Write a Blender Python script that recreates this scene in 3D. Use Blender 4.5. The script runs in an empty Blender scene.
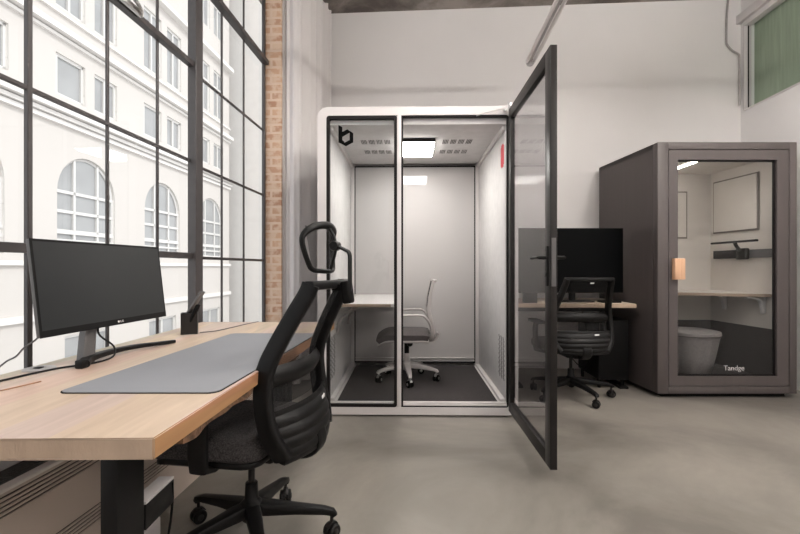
import bpy, bmesh, math, random
from mathutils import Vector, Matrix, Euler
random.seed(7)
SC = bpy.context.scene
COL = SC.collection
PI = math.pi
TH = math.radians(3.66)          # the room is turned this much against the view axis
CT, ST = math.cos(TH), math.sin(TH)

# ------------------------------------------------------------------ materials
def lin(c):
    def f(v):
        v /= 255.0
        return v/12.92 if v <= 0.04045 else ((v+0.055)/1.055)**2.4
    return (f(c[0]), f(c[1]), f(c[2]), 1.0)

def nodes(name):
    m = bpy.data.materials.new(name); m.use_nodes = True
    nt = m.node_tree
    return m, nt, nt.nodes, nt.links, nt.nodes['Principled BSDF']

def mat(name, col, rough=0.5, metal=0.0, var=0.06, scale=6.0, bump=0.0, bscale=60.0, coat=0.0, spec=0.5, stretch=(1, 1, 1)):
    m, nt, N, L, b = nodes(name)
    c = lin(col)
    tc = N.new('ShaderNodeTexCoord'); mp = N.new('ShaderNodeMapping'); mp.inputs['Scale'].default_value = stretch
    L.new(tc.outputs['Object'], mp.inputs['Vector'])
    nz = N.new('ShaderNodeTexNoise'); nz.inputs['Scale'].default_value = scale; nz.inputs['Detail'].default_value = 5
    L.new(mp.outputs[0], nz.inputs['Vector'])
    rp = N.new('ShaderNodeValToRGB')
    rp.color_ramp.elements[0].position = 0.3; rp.color_ramp.elements[1].position = 0.7
    rp.color_ramp.elements[0].color = tuple(max(0, v*(1-var)) for v in c[:3]) + (1,)
    rp.color_ramp.elements[1].color = tuple(min(1, v*(1+var)) for v in c[:3]) + (1,)
    L.new(nz.outputs['Fac'], rp.inputs['Fac']); L.new(rp.outputs['Color'], b.inputs['Base Color'])
    b.inputs['Roughness'].default_value = rough; b.inputs['Metallic'].default_value = metal
    b.inputs['Specular IOR Level'].default_value = spec
    if coat: b.inputs['Coat Weight'].default_value = coat; b.inputs['Coat Roughness'].default_value = 0.04
    if bump:
        n2 = N.new('ShaderNodeTexNoise'); n2.inputs['Scale'].default_value = bscale; n2.inputs['Detail'].default_value = 4
        L.new(mp.outputs[0], n2.inputs['Vector'])
        bp = N.new('ShaderNodeBump'); bp.inputs['Strength'].default_value = bump; bp.inputs['Distance'].default_value = 0.01
        L.new(n2.outputs['Fac'], bp.inputs['Height']); L.new(bp.outputs[0], b.inputs['Normal'])
    return m

def wood(name, c1, c2, axis='Y', rough=0.45):
    m, nt, N, L, b = nodes(name)
    tc = N.new('ShaderNodeTexCoord'); mp = N.new('ShaderNodeMapping')
    s = [14, 14, 14]; s['XYZ'.index(axis)] = 1.1; mp.inputs['Scale'].default_value = s
    L.new(tc.outputs['Object'], mp.inputs['Vector'])
    nz = N.new('ShaderNodeTexNoise'); nz.inputs['Scale'].default_value = 1.4; nz.inputs['Detail'].default_value = 8
    nz.inputs['Distortion'].default_value = 1.2
    L.new(mp.outputs[0], nz.inputs['Vector'])
    rp = N.new('ShaderNodeValToRGB'); rp.color_ramp.elements[0].position = 0.25; rp.color_ramp.elements[1].position = 0.75
    rp.color_ramp.elements[0].color = lin(c1); rp.color_ramp.elements[1].color = lin(c2)
    L.new(nz.outputs['Fac'], rp.inputs['Fac'])
    # broad planks with slightly different tone
    vo = N.new('ShaderNodeTexVoronoi'); mp2 = N.new('ShaderNodeMapping')
    s2 = [6, 6, 6]; s2['XYZ'.index(axis)] = 0.35; mp2.inputs['Scale'].default_value = s2
    L.new(tc.outputs['Object'], mp2.inputs['Vector']); L.new(mp2.outputs[0], vo.inputs['Vector']); vo.inputs['Scale'].default_value = 1.0
    mx = N.new('ShaderNodeMix'); mx.data_type = 'RGBA'; mx.blend_type = 'OVERLAY'; mx.inputs['Factor'].default_value = 0.07
    L.new(rp.outputs[0], mx.inputs[6]); L.new(vo.outputs['Color'], mx.inputs[7]); L.new(mx.outputs[2], b.inputs['Base Color'])
    b.inputs['Roughness'].default_value = rough
    return m

def glass(name, tint=(1, 1, 1), refl=1.0, rough=0.0, ior=1.5):
    m = bpy.data.materials.new(name); m.use_nodes = True
    nt = m.node_tree; N, L = nt.nodes, nt.links; N.clear()
    out = N.new('ShaderNodeOutputMaterial'); mx = N.new('ShaderNodeMixShader')
    tr = N.new('ShaderNodeBsdfTransparent'); tr.inputs['Color'].default_value = (*tint, 1)
    gl = N.new('ShaderNodeBsdfGlossy'); gl.inputs['Roughness'].default_value = rough
    fr = N.new('ShaderNodeFresnel'); fr.inputs['IOR'].default_value = ior
    mu = N.new('ShaderNodeMath'); mu.operation = 'MULTIPLY'; mu.inputs[1].default_value = refl; mu.use_clamp = True
    ge = N.new('ShaderNodeNewGeometry'); inv = N.new('ShaderNodeMath'); inv.operation = 'SUBTRACT'; inv.inputs[0].default_value = 1.0
    L.new(ge.outputs['Backfacing'], inv.inputs[1])
    m2 = N.new('ShaderNodeMath'); m2.operation = 'MULTIPLY'
    L.new(fr.outputs[0], mu.inputs[0]); L.new(mu.outputs[0], m2.inputs[0]); L.new(inv.outputs[0], m2.inputs[1]); L.new(m2.outputs[0], mx.inputs[0])
    L.new(tr.outputs[0], mx.inputs[1]); L.new(gl.outputs[0], mx.inputs[2]); L.new(mx.outputs[0], out.inputs[0])
    return m

def meshcloth(name, col, transp, scale=900):
    m, nt, N, L, b = nodes(name)
    b.inputs['Base Color'].default_value = lin(col); b.inputs['Roughness'].default_value = 0.8
    tr = N.new('ShaderNodeBsdfTransparent'); mx = N.new('ShaderNodeMixShader')
    tc = N.new('ShaderNodeTexCoord'); nz = N.new('ShaderNodeTexNoise'); nz.inputs['Scale'].default_value = scale
    mr = N.new('ShaderNodeMapRange'); mr.inputs['From Min'].default_value = 0.3; mr.inputs['From Max'].default_value = 0.7
    mr.inputs['To Min'].default_value = transp-0.1; mr.inputs['To Max'].default_value = transp+0.1
    L.new(tc.outputs['Object'], nz.inputs['Vector']); L.new(nz.outputs['Fac'], mr.inputs['Value'])
    L.new(mr.outputs[0], mx.inputs[0]); L.new(b.outputs[0], mx.inputs[1]); L.new(tr.outputs[0], mx.inputs[2])
    L.new(mx.outputs[0], N['Material Output'].inputs[0])
    return m

def emit(name, col, strength):
    m, nt, N, L, b = nodes(name)
    b.inputs['Base Color'].default_value = lin(col); b.inputs['Emission Color'].default_value = lin(col)
    b.inputs['Emission Strength'].default_value = strength
    return m

def brickmat(name, c1, c2, mortar, bw, bh, ms, rot=(0, 0, 0), var=True, bump=0.5):
    m, nt, N, L, b = nodes(name)
    tc = N.new('ShaderNodeTexCoord'); mp = N.new('ShaderNodeMapping'); mp.inputs['Rotation'].default_value = rot
    L.new(tc.outputs['Object'], mp.inputs['Vector'])
    br = N.new('ShaderNodeTexBrick'); br.inputs['Scale'].default_value = 1.0
    br.inputs['Brick Width'].default_value = bw; br.inputs['Row Height'].default_value = bh; br.inputs['Mortar Size'].default_value = ms
    br.inputs['Color1'].default_value = lin(c1); br.inputs['Color2'].default_value = lin(c2); br.inputs['Mortar'].default_value = lin(mortar)
    L.new(mp.outputs[0], br.inputs['Vector'])
    nz = N.new('ShaderNodeTexNoise'); nz.inputs['Scale'].default_value = 13; nz.inputs['Detail'].default_value = 9
    L.new(tc.outputs['Object'], nz.inputs['Vector'])
    rp = N.new('ShaderNodeValToRGB'); rp.color_ramp.elements[0].position = 0.44; rp.color_ramp.elements[1].position = 0.56
    rp.color_ramp.elements[0].color = (0, 0, 0, 1); rp.color_ramp.elements[1].color = (0.75, 0.75, 0.75, 1)
    L.new(nz.outputs['Fac'], rp.inputs[0])
    mx = N.new('ShaderNodeMix'); mx.data_type = 'RGBA'
    L.new(rp.outputs[0], mx.inputs[0]); L.new(br.outputs['Color'], mx.inputs[6]); mx.inputs[7].default_value = lin(mortar)
    if var: L.new(mx.outputs[2], b.inputs['Base Color'])
    else: L.new(br.outputs['Color'], b.inputs['Base Color'])
    bp = N.new('ShaderNodeBump'); bp.inputs['Strength'].default_value = bump; bp.inputs['Distance'].default_value = 0.01
    bp.invert = True
    L.new(br.outputs['Fac'], bp.inputs['Height']); L.new(bp.outputs[0], b.inputs['Normal'])
    b.inputs['Roughness'].default_value = 0.85
    return m

def concrete(name, c1, c2, c3, rough=0.4, scale=0.9):
    m, nt, N, L, b = nodes(name)
    tc = N.new('ShaderNodeTexCoord')
    n1 = N.new('ShaderNodeTexNoise'); n1.inputs['Scale'].default_value = scale; n1.inputs['Detail'].default_value = 8; n1.inputs['Roughness'].default_value = 0.6
    n1.inputs['Distortion'].default_value = 0.6
    n2 = N.new('ShaderNodeTexNoise'); n2.inputs['Scale'].default_value = scale*6; n2.inputs['Detail'].default_value = 9; n2.inputs['Distortion'].default_value = 1.5
    for n in (n1, n2): L.new(tc.outputs['Object'], n.inputs['Vector'])
    rp = N.new('ShaderNodeValToRGB'); e = rp.color_ramp.elements
    e[0].position = 0.38; e[0].color = lin(c1); e[1].position = 0.62; e[1].color = lin(c3)
    k = e.new(0.5); k.color = lin(c2)
    mt = N.new('ShaderNodeMath'); mt.operation = 'MULTIPLY_ADD'; mt.inputs[1].default_value = 0.05
    ad = N.new('ShaderNodeMath'); ad.operation = 'MULTIPLY'; ad.inputs[1].default_value = 0.95
    L.new(n1.outputs['Fac'], ad.inputs[0]); L.new(n2.outputs['Fac'], mt.inputs[0]); L.new(ad.outputs[0], mt.inputs[2])
    L.new(mt.outputs[0], rp.inputs[0]); L.new(rp.outputs[0], b.inputs['Base Color'])
    mr = N.new('ShaderNodeMapRange'); mr.inputs['From Min'].default_value = 0.3; mr.inputs['From Max'].default_value = 0.7
    mr.inputs['To Min'].default_value = rough-0.03; mr.inputs['To Max'].default_value = rough+0.03
    L.new(n2.outputs['Fac'], mr.inputs[0]); L.new(mr.outputs[0], b.inputs['Roughness'])
    return m

M = {}
M['wall'] = mat('white plaster', (224, 221, 220), 0.75, var=0.025, scale=1.2, bump=0.08, bscale=90)
M['ceil'] = concrete('ceiling concrete', (92, 84, 80), (120, 112, 106), (150, 142, 136), 0.8, 2.0)
M['floor'] = concrete('polished concrete floor', (106, 101, 95), (126, 121, 114), (144, 138, 130), 0.34, 0.9)
M['desk'] = wood('pale oak', (182, 160, 141), (207, 187, 169))
M['deskend'] = mat('oak end grain', (172, 150, 130), 0.6, var=0.14, scale=9, bump=0.2, bscale=120, stretch=(1, 1, .5))
M['deskside'] = wood('oak edge', (136, 100, 68), (164, 124, 88))
M['bark'] = mat('raw bark edge', (92, 66, 46), 0.8, var=0.6, scale=30, bump=0.8, bscale=60)
M['steel_black'] = mat('black window steel', (64, 60, 60), 0.4, var=0.1, scale=20)
M['black'] = mat('black plastic', (15, 14, 14), 0.45, var=0.1, scale=20, spec=0.22)
M['blackmat'] = mat('matt black', (8, 7, 7), 0.7, var=0.1, scale=20, spec=0.15)
M['gasket'] = mat('black gasket', (24, 20, 20), 0.6, var=0.05, spec=0.2)
M['doorblk'] = mat('black powder coat', (30, 27, 26), 0.4, var=0.06, scale=30, spec=0.3)
M['white'] = mat('white lacquer', (208, 203, 202), 0.35, var=0.01, scale=3)
M['liner'] = mat('pale grey acoustic felt', (200, 197, 196), 0.85, var=0.05, scale=14, bump=0.12, bscale=240)
M['backpanel'] = mat('pale glass covered panel', (188, 184, 183), 0.5, var=0.02, scale=2, coat=1.0)
M['carpet'] = mat('charcoal carpet', (60, 55, 55), 0.95, var=0.3, scale=160, bump=0.7, bscale=400)
M['taupe'] = mat('taupe laminate', (78, 71, 70), 0.55, var=0.05, scale=3, bump=0.05, bscale=40, stretch=(8, 8, .6))
M['cream'] = mat('cream felt', (198, 190, 183), 0.85, var=0.03, scale=8, bump=0.08, bscale=200)
M['darkfelt'] = mat('dark felt', (56, 50, 48), 0.9, var=0.1, scale=10, bump=0.1, bscale=200)
M['greyfab'] = mat('grey upholstery', (120, 114, 113), 0.85, var=0.1, scale=50, bump=0.2, bscale=300)
M['fabric'] = mat('charcoal woven fabric', (66, 62, 62), 0.95, var=0.85, scale=190, bump=0.9, bscale=420)
M['fabric2'] = mat('dark grey seat fabric', (84, 78, 78), 0.9, var=0.2, scale=150, bump=0.3, bscale=300)
M['greypl'] = mat('light grey plastic', (176, 170, 168), 0.4, var=0.03)
M['meshblk'] = meshcloth('black chair mesh', (24, 22, 22), 0.70)
M['meshdense'] = meshcloth('dense black chair mesh', (34, 32, 32), 0.25)
M['meshgrey'] = meshcloth('grey chair mesh', (72, 68, 67), 0.35)
M['metal'] = mat('satin aluminium', (196, 194, 192), 0.28, metal=1.0, var=0.04)
M['galv'] = mat('galvanised pipe', (165, 161, 158), 0.35, metal=0.2, var=0.12, scale=20)
M['grey'] = mat('grey plastic', (88, 86, 86), 0.4, var=0.05)
M['silver'] = mat('silver plastic', (168, 164, 163), 0.35, var=0.03)
M['screen'] = mat('black screen', (38, 40, 41), 0.28, var=0.02, scale=2)
M['tvscreen'] = mat('large black screen', (5, 6, 7), 0.4, var=0.02, scale=2, spec=0.06)
M['mat'] = mat('grey desk pad', (136, 138, 143), 0.7, var=0.025, scale=4, bump=0.05, bscale=300)
M['curtain'] = mat('pale curtain cloth', (208, 204, 203), 0.9, var=0.03, scale=5, bump=0.1, bscale=250, stretch=(1, 1, .2))
M['rad'] = mat('beige radiator cover', (182, 168, 156), 0.5, var=0.02, scale=3)
M['radtop'] = mat('white radiator lip', (214, 208, 202), 0.35, var=0.02, scale=3)
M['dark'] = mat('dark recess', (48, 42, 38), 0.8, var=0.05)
M['greenp'] = mat('green painted wall', (150, 164, 142), 0.7, var=0.12, scale=5, bump=0.1, bscale=120, stretch=(1, 5, .4))
M['brick'] = brickmat('pale pink brick', (168, 128, 104), (192, 156, 130), (204, 180, 160), 0.22, 0.075, 0.012, rot=(PI/2, 0, 0))
M['stone'] = brickmat('pale facade stone', (214, 209, 204), (220, 216, 211), (196, 190, 185), 1.4, 0.48, 0.014, rot=(PI/2, 0, PI/2), var=False, bump=0.3)
M['stonetrim'] = mat('facade cornice stone', (218, 214, 210), 0.85, var=0.03, scale=2)
M['farframe'] = mat('white far window frames', (208, 205, 202), 0.6, var=0.02)
M['farglass'] = mat('far window panes', (150, 150, 150), 0.35, var=0.12, scale=0.8, coat=0.5)  # pane grey lightened, outdoor haze and overexposure put into the colour
M['street'] = concrete('street paving', (150, 148, 146), (170, 168, 166), (188, 186, 184), 0.8, 0.3)
M['glass'] = glass('clear window glass', (0.97, 0.98, 0.98), 0.6)
M['boothglass'] = glass('clear booth glass', (0.95, 0.96, 0.96), 0.9)
M['doorglass'] = glass('smoked door glass', (0.80, 0.80, 0.81), 1.0, ior=1.6)
M['red'] = mat('red tag', (200, 22, 42), 0.45, var=0.03)
M['logo'] = mat('black vinyl', (5, 5, 5), 0.8, var=0.02, spec=0.1)
M['lettering'] = mat('white vinyl', (190, 187, 187), 0.6, var=0.02)
M['handlewood'] = wood('oak handle', (190, 148, 118), (216, 178, 148), 'Z')
M['lamp'] = emit('lit lamp panel', (255, 252, 246), 19.0)
M['led'] = emit('lit led strip', (255, 250, 242), 16.0)
M['shelfedge'] = mat('brown shelf edge', (140, 120, 104), 0.6)
M['groove'] = mat('panel piping', (112, 104, 98), 0.8)
M['vent'] = mat('vent slots', (84, 80, 79), 0.7)
M['tube'] = emit('lamp tube', (255, 253, 250), 1.2)
M['label'] = mat('silver label', (205, 203, 202), 0.4, var=0.02)

# ------------------------------------------------------------------ mesh helpers
def B(): return bmesh.new()

def box(bm, c, s, rot=None, bevel=0.0, seg=2):
    """box centred at c with size s"""
    mtx = Matrix.Translation(Vector(c)) @ (Euler(rot).to_matrix().to_4x4() if rot else Matrix.Identity(4)) @ Matrix.Diagonal((s[0], s[1], s[2], 1))
    r = bmesh.ops.create_cube(bm, size=1.0, matrix=mtx)
    if bevel:
        vs = set(r['verts'])
        es = [e for e in bm.edges if e.verts[0] in vs and e.verts[1] in vs]
        bmesh.ops.bevel(bm, geom=es, offset=bevel, segments=seg, affect='EDGES', profile=0.5, clamp_overlap=True)

def bx(bm, x0, x1, y0, y1, z0, z1, bevel=0.0, seg=2):
    box(bm, ((x0+x1)/2, (y0+y1)/2, (z0+z1)/2), (abs(x1-x0), abs(y1-y0), abs(z1-z0)), None, bevel, seg)

def sweep(bm, pts, w, d=None, side=None, seg=10, cap=True, sq=False):
    """sweep an elliptic (or squarish) section along pts; w across 'side', d the other way; w and d may be lists"""
    pts = [Vector(p) for p in pts]; n = len(pts)
    W = w if isinstance(w, (list, tuple)) else [w]*n
    D = d if isinstance(d, (list, tuple)) else [(d if d is not None else None)]*n
    rings = []; prev = None
    for i, p in enumerate(pts):
        t = (pts[min(i+1, n-1)]-pts[max(i-1, 0)]).normalized()
        if side is not None:
            s = Vector(side); s = (s - t*s.dot(t))
            if s.length < 1e-4: s = prev if prev else t.orthogonal()
            s.normalize()
        elif prev is None: s = t.orthogonal().normalized()
        else:
            s = (prev - t*prev.dot(t)); s = s.normalized() if s.length > 1e-6 else t.orthogonal().normalized()
        prev = s; u = t.cross(s)
        a = W[i]; b = D[i] if D[i] is not None else W[i]
        ring = []
        for k in range(seg):
            an = 2*PI*(k+0.5)/seg
            ca, sa = math.cos(an), math.sin(an)
            if sq:
                e = 0.45
                ca = math.copysign(abs(ca)**e, ca); sa = math.copysign(abs(sa)**e, sa)
            ring.append(bm.verts.new(p + s*(a*ca) + u*(b*sa)))
        rings.append(ring)
    for i in range(n-1):
        for k in range(seg):
            bm.faces.new((rings[i][k], rings[i][(k+1) % seg], rings[i+1][(k+1) % seg], rings[i+1][k]))
    if cap:
        bm.faces.new(rings[0][::-1]); bm.faces.new(rings[-1])

def smooth_pts(pts, k=6, closed=False):
    """Catmull-Rom through pts"""
    P = [Vector(p) for p in pts]; n = len(P); out = []
    rng = n if closed else n-1
    for i in range(rng):
        p0 = P[(i-1) % n] if closed or i > 0 else P[0]*2-P[1]
        p1 = P[i]; p2 = P[(i+1) % n]
        p3 = P[(i+2) % n] if closed or i+2 < n else P[-1]*2-P[-2]
        for j in range(k):
            t = j/k
            out.append(0.5*((2*p1)+(p2-p0)*t+(2*p0-5*p1+4*p2-p3)*t*t+(3*p1-p0-3*p2+p3)*t**3))
    if not closed: out.append(P[-1])
    return out

def cyl(bm, p0, p1, r, r2=None, seg=20):
    sweep(bm, [p0, p1], [r, r if r2 is None else r2], None, seg=seg)

def lathe(bm, prof, c=(0, 0, 0), seg=28, axis='Z'):
    rings = []
    for r, z in prof:
        ring = []
        for k in range(seg):
            a = 2*PI*k/seg
            v = (r*math.cos(a), r*math.sin(a), z)
            if axis == 'X': v = (z, r*math.cos(a), r*math.sin(a))
            if axis == 'Y': v = (r*math.cos(a), z, r*math.sin(a))
            ring.append(bm.verts.new((c[0]+v[0], c[1]+v[1], c[2]+v[2])))
        rings.append(ring)
    for i in range(len(rings)-1):
        for k in range(seg):
            bm.faces.new((rings[i][k], rings[i][(k+1) % seg], rings[i+1][(k+1) % seg], rings[i+1][k]))
    bm.faces.new(rings[0][::-1]); bm.faces.new(rings[-1])

def prism(bm, poly, z0, z1):
    """poly in xy, extruded z0..z1"""
    a = [bm.verts.new((p[0], p[1], z0)) for p in poly]; b = [bm.verts.new((p[0], p[1], z1)) for p in poly]
    bm.faces.new(a[::-1]); bm.faces.new(b); n = len(poly)
    for i in range(n): bm.faces.new((a[i], a[(i+1) % n], b[(i+1) % n], b[i]))

def ringprism(bm, outer, inner, y0, y1):
    """frame between two loops of equal count in xz, extruded along y"""
    n = len(outer)
    L = [[bm.verts.new((p[0], y, p[1])) for p in loop] for y in (y0, y1) for loop in (outer, inner)]
    o0, i0, o1, i1 = L
    for k in range(n):
        j = (k+1) % n
        bm.faces.new((o0[k], o0[j], i0[j], i0[k])); bm.faces.new((o1[k], i1[k], i1[j], o1[j]))
        bm.faces.new((o0[k], o1[k], o1[j], o0[j])); bm.faces.new((i0[k], i0[j], i1[j], i1[k]))

def rrect(x0, x1, z0, z1, r, n=8):
    out = []
    for cx, cz, a0 in ((x1-r, z1-r, 0), (x0+r, z1-r, 90), (x0+r, z0+r, 180), (x1-r, z0+r, 270)):
        for k in range(n+1):
            a = math.radians(a0+90*k/n); out.append((cx+r*math.cos(a), cz+r*math.sin(a)))
    return out

def grid(bm, f, nu, nv, thick=0.0):
    """surface f(u,v)->Vector; with thickness along its normal"""
    P = [[Vector(f(i/nu, j/nv)) for j in range(nv+1)] for i in range(nu+1)]
    def nrm(i, j):
        a = P[min(i+1, nu)][j]-P[max(i-1, 0)][j]; b = P[i][min(j+1, nv)]-P[i][max(j-1, 0)]
        c = a.cross(b); return c.normalized() if c.length > 1e-9 else Vector((0, 1, 0))
    A = [[bm.verts.new(P[i][j]+nrm(i, j)*thick/2) for j in range(nv+1)] for i in range(nu+1)]
    for i in range(nu):
        for j in range(nv): bm.faces.new((A[i][j], A[i+1][j], A[i+1][j+1], A[i][j+1]))
    if thick:
        C = [[bm.verts.new(P[i][j]-nrm(i, j)*thick/2) for j in range(nv+1)] for i in range(nu+1)]
        for i in range(nu):
            for j in range(nv): bm.faces.new((C[i][j], C[i][j+1], C[i+1][j+1], C[i+1][j]))
        for i in range(nu):
            bm.faces.new((A[i][0], C[i][0], C[i+1][0], A[i+1][0])); bm.faces.new((A[i][nv], A[i+1][nv], C[i+1][nv], C[i][nv]))
        for j in range(nv):
            bm.faces.new((A[0][j], A[0][j+1], C[0][j+1], C[0][j])); bm.faces.new((A[nu][j], C[nu][j], C[nu][j+1], A[nu][j+1]))

def obj(name, bm, m, parent=None, loc=None, rotz=None, smooth=True, ang=40, label=None):
    bmesh.ops.recalc_face_normals(bm, faces=bm.faces[:])
    me = bpy.data.meshes.new(name); bm.to_mesh(me); bm.free()
    ms = m if isinstance(m, (list, tuple)) else [m]
    for x in ms: me.materials.append(M[x] if isinstance(x, str) else x)
    if smooth:
        for p in me.polygons: p.use_smooth = True
        me.set_sharp_from_angle(angle=math.radians(ang))
    o = bpy.data.objects.new(name, me); COL.objects.link(o)
    if parent is not None: o.parent = parent
    if loc is not None: o.location = loc
    if rotz is not None: o.rotation_euler = (0, 0, rotz)
    if label: o['label'] = label
    return o

def tag(o, label, cat, group=None):
    o['label'] = label; o['category'] = cat
    if group: o['group'] = group
    return o

def thing(name, label, cat, loc=(0, 0, 0), rotz=0.0, group=None):
    o = bpy.data.objects.new(name, None); COL.objects.link(o)
    o.location = loc; o.rotation_euler = (0, 0, rotz); o.empty_display_size = 0.1
    return tag(o, label, cat, group)

def struct(name, bm, m, **k):
    o = obj(name, bm, m, rotz=-TH, **k); o['kind'] = 'structure'; return o

def RW(x, y, z=0.0):             # room coordinates -> world
    return Vector((x*CT+y*ST, -x*ST+y*CT, z))

# ------------------------------------------------------------------ room shell (room coordinates, turned by -TH)
XW, XIN, XR, YB, YF, ZC = -1.5, -1.34, 3.30, 4.85, -3.0, 3.94
YJ = 3.92                        # right end of the big window
YS = -2.06                       # its other end, behind the camera
SILL, HEAD = 0.56, 3.70

b = B(); bx(b, XW-.3, XR+.3, YF-.2, YB+.2, -.2, 0); struct('floor', b, 'floor')
b = B(); bx(b, XW-.3, XR+1.5, YF-.2, YB+.2, ZC, ZC+.25); struct('ceiling', b, 'ceil')
b = B(); bx(b, XW-.3, XR+1.5, YB, YB+.2, 0, ZC); struct('wall_back', b, 'wall')
b = B(); bx(b, XW-.3, XR+1.5, YF-.2, YF, 0, ZC); struct('wall_front', b, 'wall')
b = B()                           # window wall: below, above, both ends
bx(b, XW-.3, XIN, YS, YJ, 0, SILL); bx(b, XW-.3, XIN, YS, YJ, HEAD, ZC)
bx(b, XW-.012, XIN, YJ+.03, YB, 0, ZC); bx(b, XW-.3, XIN, YF, YS, 0, ZC)
struct('wall_left', b, 'wall')
b = B(); bx(b, XW-.012, XIN+.004, YJ, YJ+.03, 0, ZC); struct('wall_brick_jamb', b, 'brick')
b = B(); bx(b, XW+.04, XIN+.03, YS, YJ, SILL, SILL+.03, .004); struct('trim_1', b, 'white')
# right wall with an interior window near the back corner
WY0, WY1, WZ0, WZ1 = 2.6, 4.80, 2.73, 3.66
b = B()
bx(b, XR, XR+.15, YF, YB, 0, WZ0); bx(b, XR, XR+.15, YF, YB, WZ1, ZC)
bx(b, XR, XR+.15, WY1, YB, WZ0, WZ1); bx(b, XR, XR+.15, YF, WY0, WZ0, WZ1)
struct('wall_right', b, 'wall')
b = B(); bx(b, XR+1.3, XR+1.5, YF, YB, 0, ZC); struct('wall_side_room', b, 'wall')
w3 = B()
for (y0, y1, z0, z1) in ((WY0, WY1, WZ1-.05, WZ1+.0), (WY0, WY1, WZ0, WZ0+.012), (WY1-.015, WY1, WZ0, WZ1), (WY0, WY0+.03, WZ0, WZ1)):
    bx(w3, XR-.012, XR+.06, y0, y1, z0, z1)
bx(w3, XR-.05, XR-.001, WY0, WY1+.05, WZ1, WZ1+.09, .004)
w3 = struct('window_2', w3, 'white')
b = B(); bx(b, XR+.03, XR+.036, WY0+.02, WY1-.02, WZ0+.01, WZ1-.05); obj('glass', b, 'glass', w3)
b = B(); bx(b, XR+.10, XR+.12, WY0+.02, WY1-.001, WZ0+.001, WZ1-.001); obj('green_panel', b, 'greenp', w3, label='green streaked panel behind the glass')
b = B(); bx(b, XR+.022, XR+.03, WY0+.02, WY1-.018, WZ0+.012, WZ0+.02); bx(b, XR+.022, XR+.03, WY1-.026, WY1-.018, WZ0+.012, WZ1-.05)
obj('seal', b, 'gasket', w3)

# big steel window, in modules of 3 panes
win = B()
def post(y, w, d=.05, x=XW): bx(win, x-.006, x+d, y-w/2, y+w/2, SILL, HEAD, .003, 1)
posts = [2.70-1.15*k for k in range(0, 5)]
for k, y in enumerate(posts):
    post(y, .085 if k % 2 == 0 else .022, .05 if k % 2 == 0 else .014)
post(YJ-.02, .03, .02); post(YS+.02, .05)
ys = [2.72-.38*k for k in range(-3, 13)]
for y in ys:
    if min(abs(y-p) for p in posts) > .1 and YS < y < YJ-.1: post(y, .016, .007)
def bar(y0, y1, z, h, d): bx(win, XW-.006, XW+d, y0, y1, z-h/2, z+h/2, .002, 1)
bar(2.72, YJ, 1.16, .02, .01); bar(2.72, YJ, 1.755, .018, .008); bar(2.72, YJ, 2.345, .018, .008); bar(2.72, YJ, 2.965, .04, .05)
for z, h, d in ((1.17, .036, .03), (1.77, .018, .01), (2.375, .034, .035), (2.985, .018, .01)):
    bar(YS, 2.70, z, h, d)
bar(YS, YJ, SILL+.02, .04, .03); bar(YS, YJ, HEAD-.02, .04, .03)
win = struct('window_1', win, 'steel_black')
b = B()
bx(b, XW-.014, XW-.008, YS+.01, YJ-.01, SILL+.01, HEAD-.01); obj('pane_glass', b, 'glass', win)
b = B()                           # stay latch on the upper transom
sweep(b, smooth_pts([(XW+.06, 1.99, 2.37), (XW+.085, 2.0, 2.39), (XW+.09, 2.04, 2.385), (XW+.08, 2.09, 2.37), (XW+.06, 2.10, 2.36)], 5), .009, seg=8)
bx(b, XW+.05, XW+.07, 1.96, 2.12, 2.355, 2.385, .004)
obj('latch', b, 'metal', win, label='bright metal latch on the transom')

# conduit in the back right corner
def rp(x, y, z): return (x, y, z)
b = B(); sweep(b, smooth_pts([(3.16, YB-.02, ZC), (3.145, YB-.02, 3.75), (3.14, YB-.02, 3.50), (3.15, YB-.02, 3.44), (3.2, YB-.02, 3.38), (3.262, YB-.02, 3.34), (3.27, YB-.02, 3.29), (3.27, YB-.02, 3.0), (3.272, YB-.02, 2.80)], 5), .010, seg=10)
o = obj('conduit', b, 'galv', rotz=-TH); tag(o, 'bent galvanised conduit running down the back wall beside the green window', 'pipe')

# ------------------------------------------------------------------ radiator cover under the window
rd = thing('radiator_cover', 'long beige slotted radiator cover below the window, behind the wooden desk', 'radiator', RW(0, 0, 0), -TH)
b = B(); fx = -1.20
z = .46; segs = []
slots_top = [.447-.0135*k for k in range(5)]; slots_low = [.235-.0135*k for k in range(5)]
cuts = sorted([(s-.0028, s+.0028) for s in slots_top+slots_low])
z0 = .0
for lo, hi in cuts:
    bx(b, fx-.004, fx, -1.5, 3.6, z0, lo); z0 = hi
bx(b, fx-.004, fx, -1.5, 3.6, z0, .46)
bx(b, XIN+.005, fx, 3.596, 3.6, 0, .46); bx(b, XIN+.005, fx, -1.5, -1.496, 0, .46)
obj('front_panel', b, 'rad', rd)
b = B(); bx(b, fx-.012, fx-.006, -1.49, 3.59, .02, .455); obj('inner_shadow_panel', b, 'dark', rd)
b = B(); bx(b, fx-.03, fx+.004, -1.5, 3.6, .46, .472, .003); obj('top_lip', b, 'radtop', rd, label='white front lip of the cover')
b = B()
for k in range(8): bx(b, XIN+.008+k*.0125, XIN+.008+k*.0125+.006, -1.49, 3.59, .452, .462)
obj('top_grille', b, 'grey', rd)

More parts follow.
